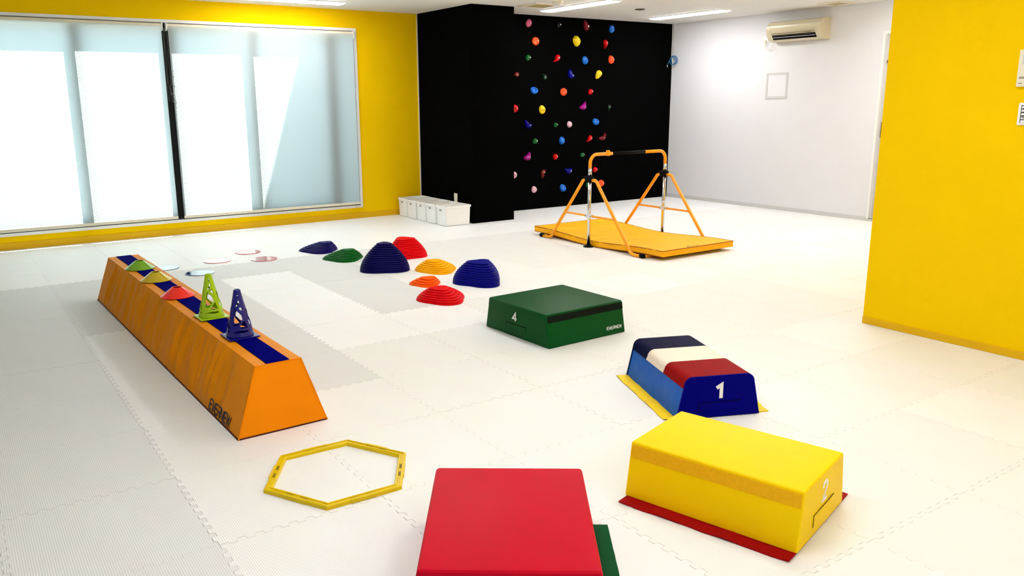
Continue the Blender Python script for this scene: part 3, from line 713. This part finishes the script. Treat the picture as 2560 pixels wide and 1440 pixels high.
def flap(parent, x0, x1, y0, y1, m, wav=.004):
    n = 24; vs = []; fs = []
    for i in range(n+1):
        y = y0+(y1-y0)*i/n
        for x, s in ((x0, -1), (x0*.8+x1*.2, 0), (x0*.2+x1*.8, 0), (x1, 1)):
            e = wav*(math.sin(y*29+x*5)+.6*math.sin(y*53)) if s else 0
            vs.append((x+s*abs(e)*.6, y, .0055+max(0, e)))
            vs.append((x+s*abs(e)*.6, y, .001+max(0, e)))
    for i in range(n):
        for j in range(3):
            a = i*8+j*2; fs.append((a, a+2, a+10, a+8)); fs.append((a+1, a+9, a+11, a+3))
        a = i*8; fs.append((a, a+8, a+9, a+1)); fs.append((a+6, a+7, a+15, a+14))
    fs.append((0,1,3,2)); fs.append((2,3,5,4)); fs.append((4,5,7,6)); b = n*8; fs += [(b,b+2,b+3,b+1),(b+2,b+4,b+5,b+3),(b+4,b+6,b+7,b+5)]
    return MB().add(vs, fs).build('base_flap', m, parent)
# box 4, green
g4 = thing('vaulting_box', 'green padded vaulting box with the number 4', 'vaulting box', (3.127, 3.913, 0), math.radians(-88.17), 'padded vaulting box sections')
H4 = .201
smooth_by_angle(MB().frustum(.3195, .3135, .287, .309, 0, H4).build('body', 'vinyl_green', g4, bevel=.012, seg=3), 30)
digit(g4, '4', 'ink_white', (Vector((-.012, -.3140, .128)), (1,0,0), Vector((0,.022,1)).normalized(), (0,-1,0)), .040, .05, .011)
pocket(g4, (Vector((0, -.3128, .062)), (1,0,0), (0,0,1), (0,-1,0)), .20, .036, 'vinyl_green')
for s in (1, -1):
    O, n, u = face_frame(.3195, .287, H4, s, 0, .0)
    k = (.287-.3195)/H4
    MB().add([(s*(.3195+k*z)+n.x*e, y, z+n.z*e) for e in (-.001, .0015) for z in (.150, .190) for y in (-.305, .305)], [(0,1,3,2),(4,6,7,5),(0,4,5,1),(2,3,7,6),(0,2,6,4),(1,5,7,3)]).build('hook_strip', 'vinyl_green_dark', g4)
O, n, u = face_frame(.3195, .287, H4, 1, .158, .036)
wordmark(g4, 'ink_white', (O+n*.001, (0,1,0), u, n), .125, .018, .16)
# box 2, yellow
y2 = thing('vaulting_box', 'yellow padded vaulting box with the number 2 on a red flap', 'vaulting box', (2.241, 1.758, 0), .28, 'padded vaulting box sections')
H2 = .207
smooth_by_angle(MB().frustum(.229, .3155, .194, .3145, .003, H2).build('body', 'vinyl_yellow', y2, bevel=.010, seg=3), 30)
digit(y2, '2', 'ink_white', (Vector((.006, -.3155, .135)), (1,0,0), (0,0,1), (0,-1,0)), .048, .068, .012)
pocket(y2, (Vector((.005, -.3155, .062)), (1,0,0), (0,0,1), (0,-1,0)), .20, .044, 'vinyl_yellow')
for s in (-1, 1):
    O, n, u = face_frame(.229, .194, H2, s, 0, 0); k = (.194-.229)/H2
    MB().add([(s*(.229+k*z)+n.x*e, y, z+n.z*e) for e in (-.001, .0015) for z in (.150, .196) for y in (-.308, .308)], [(0,1,3,2),(4,6,7,5),(0,4,5,1),(2,3,7,6),(0,2,6,4),(1,5,7,3)]).build('hook_strip', 'vinyl_yellow_band', y2)
flap(y2, -.285, .300, -.312, .306, 'vinyl_red_flap')
# box 3, red
r3 = thing('vaulting_box', 'large red padded vaulting box on a green flap', 'vaulting box', (1.297, 1.833, 0), math.radians(-35.2), 'padded vaulting box sections')
smooth_by_angle(MB().frustum(.282, .3165, .2475, .3145, .003, .203).build('body', 'vinyl_red', r3, bevel=.014, seg=3), 30)
flap(r3, -.262, .337, -.300, .287, 'vinyl_green_flap', .001)
# box 1, striped top section
b1 = thing('vaulting_box', 'blue vaulting box top section with navy, white and red bands and number 1', 'vaulting box', (2.941, 2.614, 0), -.394, 'padded vaulting box sections')
H1 = .198; xb, xt = .202, .166
def cross(e=0, z0=.003):
    """trapezoid with broad rounded shoulders; e grows it outwards"""
    pts = [(xb+e, z0)]; r = .036; k = (xt-xb)/H1
    c = Vector((xt-r+.002, H1-r))
    for i in range(9): a = math.radians(8)+math.radians(82)*i/8; pts.append((c.x+(r+e)*math.cos(a), c.y+(r+e)*math.sin(a)))
    return pts+[(-x, z) for x, z in reversed(pts)]
def band(y0, y1, e, zmin, m, name):
    P_ = cross(e); n = len(P_); 
    if zmin > 0:
        k = (xt-xb)/H1; P_ = [(xb+e+k*zmin, zmin)]+P_[1:-1]+[(-(xb+e+k*zmin), zmin)]; n = len(P_)
    mb = MB().add([(x, y0, z) for x, z in P_]+[(x, y1, z) for x, z in P_], [tuple(range(n)), tuple(reversed(range(n, 2*n)))]+[(i, n+i, n+(i+1)%n, (i+1)%n) for i in range(n)])
    return smooth_by_angle(mb.build(name, m, b1), 30)
band(-.3125, .3125, 0, 0, 'vinyl_blue', 'body')
band(-.318, -.310, .003, 0, 'vinyl_navy', 'end_panel'); band(.310, .318, .003, 0, 'vinyl_midnight', 'end_panel')
band(-.3105, -.088, .0035, .150, 'vinyl_crimson', 'top_band'); band(-.088, .122, .0035, .150, 'vinyl_white', 'top_band'); band(.122, .3105, .0035, .150, 'vinyl_midnight', 'top_band')
digit(b1, '1', 'ink_white', (Vector((.002, -.3182, .124)), (1,0,0), (0,0,1), (0,-1,0)), .05, .064, .017)
pocket(b1, (Vector((.006, -.3182, .056)), (1,0,0), (0,0,1), (0,-1,0)), .21, .036, 'vinyl_navy')
flap(b1, -.258, .258, -.306, .314, 'vinyl_yellow_flap', .005)

# ------------------------------------------------------------------ hexagon ring
hx = thing('hexagon_ring', 'yellow plastic agility hexagon lying on the floor', 'agility ring', (1.1400, 2.772, 0))
HR = .297; A0 = math.atan2(2.765-2.772, 1.433-1.14)+.0
def hexpts(r, z): return [(r*math.cos(A0+k*PI/3), r*math.sin(A0+k*PI/3), z) for k in range(6)]
def bar(k):
    a0 = A0+k*PI/3; a1 = a0+PI/3; ro, ri = HR, HR-.034
    prof = [(ro, 0), (ro, .014), (ro-.006, .018), (ro-.010, .018), (ro-.012, .012), (ri+.012, .012), (ri+.010, .017), (ri+.004, .017), (ri, .012), (ri, 0)]
    n = len(prof); vs = [(r*math.cos(a), r*math.sin(a), z) for a in (a0, a1) for r, z in prof]
    return MB().add(vs, [tuple(reversed(range(n))), tuple(range(n, 2*n))]+[(i, (i+1)%n, n+(i+1)%n, n+i) for i in range(n)])
for k in range(6):
    s = bar(k).build('side_bar', 'hex_yellow', hx); am = A0+(k+.5)*PI/3; d = Vector((math.cos(am), math.sin(am))); t_ = Vector((-d.y, d.x)); ap_ = (HR-.017)*math.cos(PI/6)
    for q in (-.038, .028):
        c = d*ap_+t_*q; M = Matrix.Translation((c.x, c.y, .0125)) @ Matrix.Rotation(am, 4, 'Z')
        MB().box(-.004, .004, -.016, .016, -.002, .0012).xf(M).build('slot', 'hex_dark', s)
    c = d*(HR*math.cos(PI/6)); M = Matrix.Translation((c.x, c.y, .009)) @ Matrix.Rotation(am, 4, 'Z')
    MB().box(-.004, .003, -.055, .055, -.008, .0085).xf(M).build('clip_tab', 'hex_yellow', s, bevel=.002)

# ------------------------------------------------------------------ horizontal bar and landing mat
hb = thing('horizontal_bar', 'orange children horizontal bar with chrome posts and black grip', 'horizontal bar', (5.275, 6.075, 0))
OX = Vector((5.275, 6.075, 0))
XF_ = 1.031; TR = .016
def frame_side(x, sgn_out):
    # post
    MB().tube([(x, 0, .012), (x, 0, .775)], .0175, 16).build('post', 'chrome', hb, smooth=True)
    MB().lathe([(0,0),(.052,0),(.052,.006),(.03,.014),(.021,.03),(0,.03)], 28, (x, 0, 0)).build('foot_plate', 'black_rubber', hb)
    # clamp
    cl = MB().box(x-.026, x+.026, -.040, .052, .645, .705).build('clamp', 'black_rubber', hb, bevel=.012, seg=3)
    MB().tube([(x-.0, .052, .680), (x-.0, .082, .682)], .015, 12).build('clamp_knob', 'black_rubber', cl)
    for s in (-1, 1):
        top = (.665); yb = .565; 
        path = [(x, s*.035, top), (x, s*.075, top+.002), (x, s*.105, top-.012), (x, s*.125, top-.04)]
        path += [(x, s*(.125+(yb-.125)*t), top-.04+(.075-top+.04)*t) for t in (.2, .4, .6, .8, 1)]
        path += [(x, s*(yb+.022), .042), (x, s*(yb+.05), .022), (x, s*(yb+.085), .0165), (x, s*.735, .0165)]
        MB().tube(path, TR, 14).build('leg', 'orange_paint', hb, smooth=True)
        c = MB().lathe([(0,-.022),(.021,-.022),(.022,-.02),(.022,.02),(.02,.023),(0,.023)], 20, (x, s*.755, .0175 + .0045), axis='y').build('end_cap', 'black_rubber', hb)
        # folding strut between leg and post
        yl = .125+(yb-.125)*((top-.04-.312)/(top-.04-.075)); ya, yb2 = s*(yl-.008), s*.040
        st = MB().tube([(x, ya, .312), (x, ya*.92+yb2*.08, .312), (x, ya*.08+yb2*.92, .312), (x, yb2, .312)], [.015, .0105, .0105, .013], 12).build('strut', 'orange_paint', hb, smooth=True)
        MB().box(x-.016, x+.016, min(s*.016, s*.046), max(s*.016, s*.046), .296, .328).build('bracket', 'zinc', st, bevel=.002)
        MB().lathe([(0,-.019),(.005,-.019),(.005,.019),(0,.019)], 10, (x, s*.036, .312), axis='x').build('rivet', 'stitch', st)
    MB().lathe([(.0178,.292),(.022,.292),(.022,.332),(.0178,.332)], 16, (x, 0, 0), closed=True).build('sleeve', 'zinc', hb)
frame_side(0, -1); frame_side(XF_, 1)
for s in (-1, 1): MB().tube([(.012, s*.755, .0165), (XF_-.012, s*.755, .0165)], TR, 14).build('floor_rail', 'orange_paint', hb, smooth=True)
ZT = .913; RB = .085
MB().tube([(0,0,.765)]+arc((RB,0,ZT-RB), RB, PI, PI/2, 10, (1,0,0), (0,0,1))+[(.283,0,ZT)], .0165, 14).build('bar_end', 'orange_paint', hb, smooth=True)
MB().tube([(XF_,0,.765)]+arc((XF_-RB,0,ZT-RB), RB, 0, PI/2, 10, (1,0,0), (0,0,1))+[(XF_-.30,0,ZT)], .0165, 14).build('bar_end', 'orange_paint', hb, smooth=True)
MB().tube([(.275,0,ZT), (XF_-.295,0,ZT)], .0160, 16).build('grip', 'black_rubber', hb, smooth=True)
MB().box(.215, .245, -.020, .020, ZT-.022, ZT+.035).build('height_clip', 'orange_paint', hb, bevel=.012, seg=3)
for x in (0, XF_): MB().tube([(x, 0, .70), (x, 0, .78)], .0185, 14).build('collar', 'chrome', hb, smooth=True)
# mat
lm = thing('landing_mat', 'orange padded landing mat under the horizontal bar', 'mat', (5.797, 6.065, 0))
MX, MY, MT = .482, .955, .056
def mat_z(y): t = min(1, abs(y)/.80); return .003+.033*(t*t*(3-2*t))
def mat_mb():
    nx, ny = 22, 64; mb = MB(); vt = []; vb = []
    for j in range(ny+1):
        y = -MY+2*MY*j/ny
        for i in range(nx+1):
            x = -MX+2*MX*i/nx; e = min(1, (MX-abs(x))/.05)*min(1, (MY-abs(y))/.05)
            wv = .0035*math.sin(x*9+y*23)*math.sin(y*11+1)*e+.003*math.sin(y*41+x*13)*e*math.exp(-((abs(x)-MX+.08)/.1)**2)
            xe = x+(0.004*math.sin(y*60)+.004*math.sin(y*17) if abs(x) > MX-.001 else 0)
            vt.append((xe, y, mat_z(y)+MT+wv)); vb.append((x, y, mat_z(y)))
    n = len(vt); mb.add(vt+vb, [])
    W_ = nx+1; f = []
    for j in range(ny):
        for i in range(nx):
            a = j*W_+i; f.append((a, a+1, a+1+W_, a+W_)); f.append((n+a, n+a+W_, n+a+W_+1, n+a+1))
    for i in range(nx): f.append((i, n+i, n+i+1, i+1)); a = ny*W_+i; f.append((a, a+1, n+a+1, n+a))
    for j in range(ny): a = j*W_; f.append((a, a+W_, n+a+W_, n+a)); a = j*W_+nx; f.append((a, n+a, n+a+W_, a+W_))
    mb.f += f; return mb
smooth_by_angle(mat_mb().build('cushion', 'orange_mat', lm), 50)
ys = [-MY+2*MY*k/40 for k in range(41)]
for s in (-1, 1):
    MB().tube([(s*(MX+.001), y, mat_z(y)+MT-.001) for y in ys], .0035, 6).build('piping', 'orange_seam', lm)
    MB().tube([(s*(MX+.001), y, mat_z(y)+.002) for y in ys], .003, 6).build('piping', 'orange_seam', lm)
    MB().tube([(-MX, s*(MY+.001), mat_z(MY)+MT-.001), (MX, s*(MY+.001), mat_z(MY)+MT-.001)], .0035, 6).build('piping', 'orange_seam', lm)
mk = MB(); zz = mat_z(-.9)+MT
for k, (x, hgt) in enumerate(((0, .035), (.03, .05), (.06, .03), (.085, .055), (.115, .045), (.14, .055))):
    stroke(mk, [(x, 0), (x+.012, hgt), (x+.03, hgt*.3)], .012, (Vector((-.115, -.925, zz-.001)), (1,0,0), Vector((0,1,-.05)).normalized(), (0,.05,1)), .003)
mk.build('printed_mark', 'ink_navy', lm)

# ------------------------------------------------------------------ climbing holds
def ell(a, b, rot=0, n=28):
    return [(a*math.cos(t)*math.cos(rot)-b*math.sin(t)*math.sin(rot), a*math.cos(t)*math.sin(rot)+b*math.sin(t)*math.cos(rot)) for t in [2*PI*i/n for i in range(n)]]
def smoothpoly(P_, it=2):
    for _ in range(it):
        q = []
        for i in range(len(P_)):
            a, b = P_[i], P_[(i+1) % len(P_)]; q += [(a[0]*.75+b[0]*.25, a[1]*.75+b[1]*.25), (a[0]*.25+b[0]*.75, a[1]*.25+b[1]*.75)]
        P_ = q
    return P_
SH = {'pocket': (ell(.043, .056, .35), .05, (.006, -.004), .034, (-.004, .014)),
      'round': (ell(.054, .054), .045, (.006, 0), .016, (-.022, -.004)),
      'oval': (ell(.045, .058, .25), .045, (.010, 0), .014, (-.014, -.018)),
      'small': (smoothpoly([(-.038,-.02),(-.02,-.042),(.02,-.036),(.036,-.01),(.032,.034),(-.005,.040),(-.034,.016)]), .042, (.008, .0), .0, (.012, .004)),
      'comma': (smoothpoly([(-.062,-.046),(-.010,-.046),(.036,-.024),(.056,.020),(.040,.052),(.004,.050),(-.016,.026),(-.022,-.006),(-.040,-.030)]), .046, (.012, .004), .0, (.012, 0)),
      'crescent': (smoothpoly([(-.062,.056),(-.060,-.008),(-.030,-.054),(.020,-.058),(.046,-.030),(.066,.014),(.030,.012),(-.004,.016),(-.030,.034)], 2), .050, (0, -.018), .0, (.0, -.012)),
      'fin': (smoothpoly([(-.066,-.018),(-.020,-.050),(.030,-.052),(.046,-.020),(.046,.058),(.036,.062),(.010,.030),(-.030,.008)], 2), .052, (.012, -.014), .0, (.016, -.018)),
      'diamond': (smoothpoly([(-.008,.082),(-.058,.040),(-.056,-.018),(-.006,-.076),(.036,-.062),(.066,-.010),(.050,.040)], 2), .060, (.0, 0), .020, (.012, .022)),
      'teardrop': (smoothpoly([(-.056,-.064),(.0,-.058),(.050,-.012),(.056,.030),(.016,.060),(-.030,.052),(-.050,.008)], 2), .045, (0, 0), .014, (0, -.024)),
      'wing': (smoothpoly([(-.030,.078),(-.046,.030),(-.038,-.030),(-.010,-.068),(.030,-.064),(.050,-.020),(.060,-.022),(.030,.024),(-.006,.060)], 2), .045, (0, -.01), .0, (0, -.006)),
      'hook': (smoothpoly([(-.030,.034),(.012,.060),(.044,.048),(.040,.010),(.006,-.006),(.004,-.062),(-.024,-.062),(-.032,-.010)], 2), .040, (0, .014), .014, (.0, .016)),
      'ring': (smoothpoly([(-.058,.030),(-.030,.022),(.010,.022),(.046,.006),(.050,-.030),(.022,-.056),(-.012,-.040),(-.020,.0)], 2), .034, (.008, -.008), .026, (.012, -.014)),
      'spread': (smoothpoly([(-.066,-.030),(-.056,.008),(-.010,.006),(.022,.030),(.040,.066),(.064,.040),(.060,-.010),(.030,-.048),(-.020,-.044)], 2), .040, (.010, -.014), .014, (.03, -.02))}
def hold(x, z, kind, m, label, sc=1.0, rot=0.0, bolt=(0,0), hasbolt=True):
    P_, h, c, pk, pc = SH[kind]; n = len(P_)
    t = thing('climbing_hold', label, 'climbing hold', (x, YK, z), 0, 'climbing holds on the black wall')
    ca, sa = math.cos(rot), math.sin(rot); R2 = lambda p: (sc*(p[0]*ca-p[1]*sa), sc*(p[0]*sa+p[1]*ca))
    P_ = [R2(p) for p in P_]; c = R2(c); pc = R2(pc)
    rings = [1.0, 1.0, .96, .86, .70, .52, .34, .17]; vs = []
    for k, s in enumerate(rings):
        for p in P_:
            q = (c[0]+(p[0]-c[0])*s, c[1]+(p[1]-c[1])*s)
            hh = h*sc*(1-s**2.4)**.55 if k else -.002
            d2 = ((q[0]-pc[0])**2+(q[1]-pc[1])**2)/(.020*sc)**2; hh -= pk*sc*math.exp(-d2**2*.6) if k > 1 else 0
            vs.append((q[0], -max(hh, -.002), q[1]))
    k = len(rings); vs.append((c[0], -(h*sc-pk*sc*math.exp(-(((c[0]-pc[0])**2+(c[1]-pc[1])**2)/(.020*sc)**2)**2*.6)), c[1]))
    fs = [(a*n+i, a*n+(i+1)%n, (a+1)*n+(i+1)%n, (a+1)*n+i) for a in range(k-1) for i in range(n)]+[((k-1)*n+i, (k-1)*n+(i+1)%n, k*n) for i in range(n)]+[tuple(range(n))]
    o = MB().add(vs, fs).build('grip_body', m, t); smooth_by_angle(o, 60)
    def bolt_h(b):
        dx, dz = b[0]-c[0], b[1]-c[1]; L_ = math.hypot(dx, dz)
        if L_ < 1e-4: s_ = 0
        else:
            q = min(P_, key=lambda p: abs(math.atan2(dx*(p[1]-c[1])-dz*(p[0]-c[0]), dx*(p[0]-c[0])+dz*(p[1]-c[1])))); s_ = min(.98, L_/math.hypot(q[0]-c[0], q[1]-c[1]))
        d2 = ((b[0]-pc[0])**2+(b[1]-pc[1])**2)/(.020*sc)**2
        return h*sc*(1-s_**2.4)**.55-pk*sc*math.exp(-d2**2*.6)-.001
    if hasbolt:
        b = ((c[0]+.004*sc, c[1]+.003*sc) if kind not in ('pocket', 'diamond', 'ring') else (pc[0]+.008*sc, pc[1]+.002*sc))
        MB().lathe([(0,0),(.0070,0),(.0070,-.005),(.0055,-.0065),(0,-.0065)], 14, (b[0], -bolt_h(b), b[1]), axis='y').build('bolt', 'bolt', t)
    return t
W_ = ' on the black climbing wall'
G = 'small green rounded climbing hold'
hold(6.499, 2.407, 'oval', 'hold_pink', 'dusty pink oval climbing hold under the ceiling beside the pillar', .9, -.6)
hold(6.985, 2.406, 'small', 'hold_black', 'black climbing hold with one bright bolt under the ceiling')
hold(7.467, 2.415, 'wing', 'hold_maroon', 'dark maroon wing-shaped climbing hold under the ceiling')
hold(7.925, 2.392, 'pocket', 'hold_blue', 'blue pocket climbing hold in the top row', .92, -.5)
hold(6.613, 2.188, 'round', 'hold_orange', 'orange round climbing hold below the dusty pink one', 1.0)
hold(7.298, 2.211, 'diamond', 'hold_yellow', 'largest climbing hold, yellow diamond with two pockets')
hold(7.812, 2.19, 'comma', 'hold_red', 'red comma-shaped climbing hold with a tail below the top blue one', .95, .7)
hold(6.491, 1.978, 'small', 'hold_green', 'small green climbing hold in the third row beside the pillar')
hold(6.963, 1.980, 'comma', 'hold_red', 'red comma-shaped climbing hold two steps under the ceiling bolt')
hold(7.454, 1.966, 'pocket', 'hold_blue', 'blue pocket climbing hold between red comma and orange oval', 1.0, 0)
hold(7.929, 1.985, 'oval', 'hold_orange', 'orange oval climbing hold at the outer edge of the third row', 1.0, .1)
hold(6.297, 1.767, 'ring', 'hold_brick', 'brick red climbing hold half hidden by the pillar', .9, .8)
hold(6.757, 1.752, 'ring', 'hold_deepgreen', 'dark green looped climbing hold in the fourth row')
hold(7.219, 1.778, 'crescent', 'hold_navy', 'navy crescent climbing hold in the fourth row', 1.0, -.5)
hold(7.708, 1.784, 'teardrop', 'hold_yellow', 'yellow teardrop climbing hold in the fourth row')
hold(6.593, 1.564, 'pocket', 'hold_blue', 'blue pocket climbing hold tilted beside the pillar', 1.05, .9)
hold(7.09, 1.548, 'round', 'hold_orange', 'orange round climbing hold in the middle of the wall', .98)
hold(7.564, 1.55, 'small', 'hold_red', 'small red climbing hold above the upper magenta fin')
hold(6.281, 1.337, 'round', 'hold_red', 'red round climbing hold half hidden by the pillar', .95)
hold(6.726, 1.318, 'oval', 'hold_yellow', 'yellow oval climbing hold in the middle rows', 1.02, 0)
hold(7.429, 1.357, 'fin', 'hold_magenta', 'upper magenta fin-shaped climbing hold')
hold(7.913, 1.328, 'ring', 'hold_deepgreen', 'dark green looped climbing hold at the outer edge of the wall', .85, 1.9)
hold(6.498, 1.133, 'crescent', 'hold_navy', 'navy crescent climbing hold beside the pillar', 1.0, -.15)
hold(6.959, 1.114, 'small', 'hold_green', 'small green climbing hold next to the pale pink one', .8, .5)
hold(7.197, 1.117, 'small', 'hold_palepink', 'pale pink climbing hold in the middle of the wall', 1.05, .7)
hold(7.671, 1.143, 'pocket', 'hold_blue', 'blue pocket climbing hold above the red comma and maroon pair', 1.0, .8)
hold(6.609, .909, 'small', 'hold_green', 'small green climbing hold above the lower magenta fin')
hold(7.068, .902, 'pocket', 'hold_blue', 'blue round pocket climbing hold below the pale pink one', .95, -.4)
hold(7.558, .911, 'comma', 'hold_red', 'red comma-shaped climbing hold just above the horizontal bar', .92)
hold(7.805, .926, 'spread', 'hold_maroon', 'maroon spread climbing hold just above the horizontal bar', 1.0)
hold(6.482, .71, 'fin', 'hold_magenta', 'lower magenta fin-shaped climbing hold beside the pillar')
hold(6.959, .688, 'small', 'hold_red', 'small red climbing hold in the lower middle of the wall', 1.0, .5)
hold(7.439, .694, 'small', 'hold_green', 'small green climbing hold beside the bent end of the bar', .85)
hold(6.267, .478, 'round', 'hold_palepink', 'pale pink climbing hold half hidden by the pillar', .85)
hold(6.75, .471, 'hook', 'hold_brick', 'brick red hook-shaped climbing hold near the bottom', 1.0)
hold(7.197, .497, 'crescent', 'hold_navy', 'navy crescent climbing hold near the bottom beside the bar post', .95, .35)
hold(7.677, .477, 'small', 'hold_red', 'small red climbing hold against the chrome bar post', .95, .3)
hold(7.549, .274, 'small', 'hold_green', 'small green climbing hold between leg and post of the bar', .9)
hold(7.799, .277, 'round', 'hold_orange', 'orange round climbing hold behind the leg of the bar', .95)
hold(6.599, .267, 'small', 'hold_palepink', 'pale pink climbing hold in the bottom row', 1.1, .7)
hold(7.098, .256, 'pocket', 'hold_blue', 'blue pocket climbing hold in the bottom row', 1.0, .2)
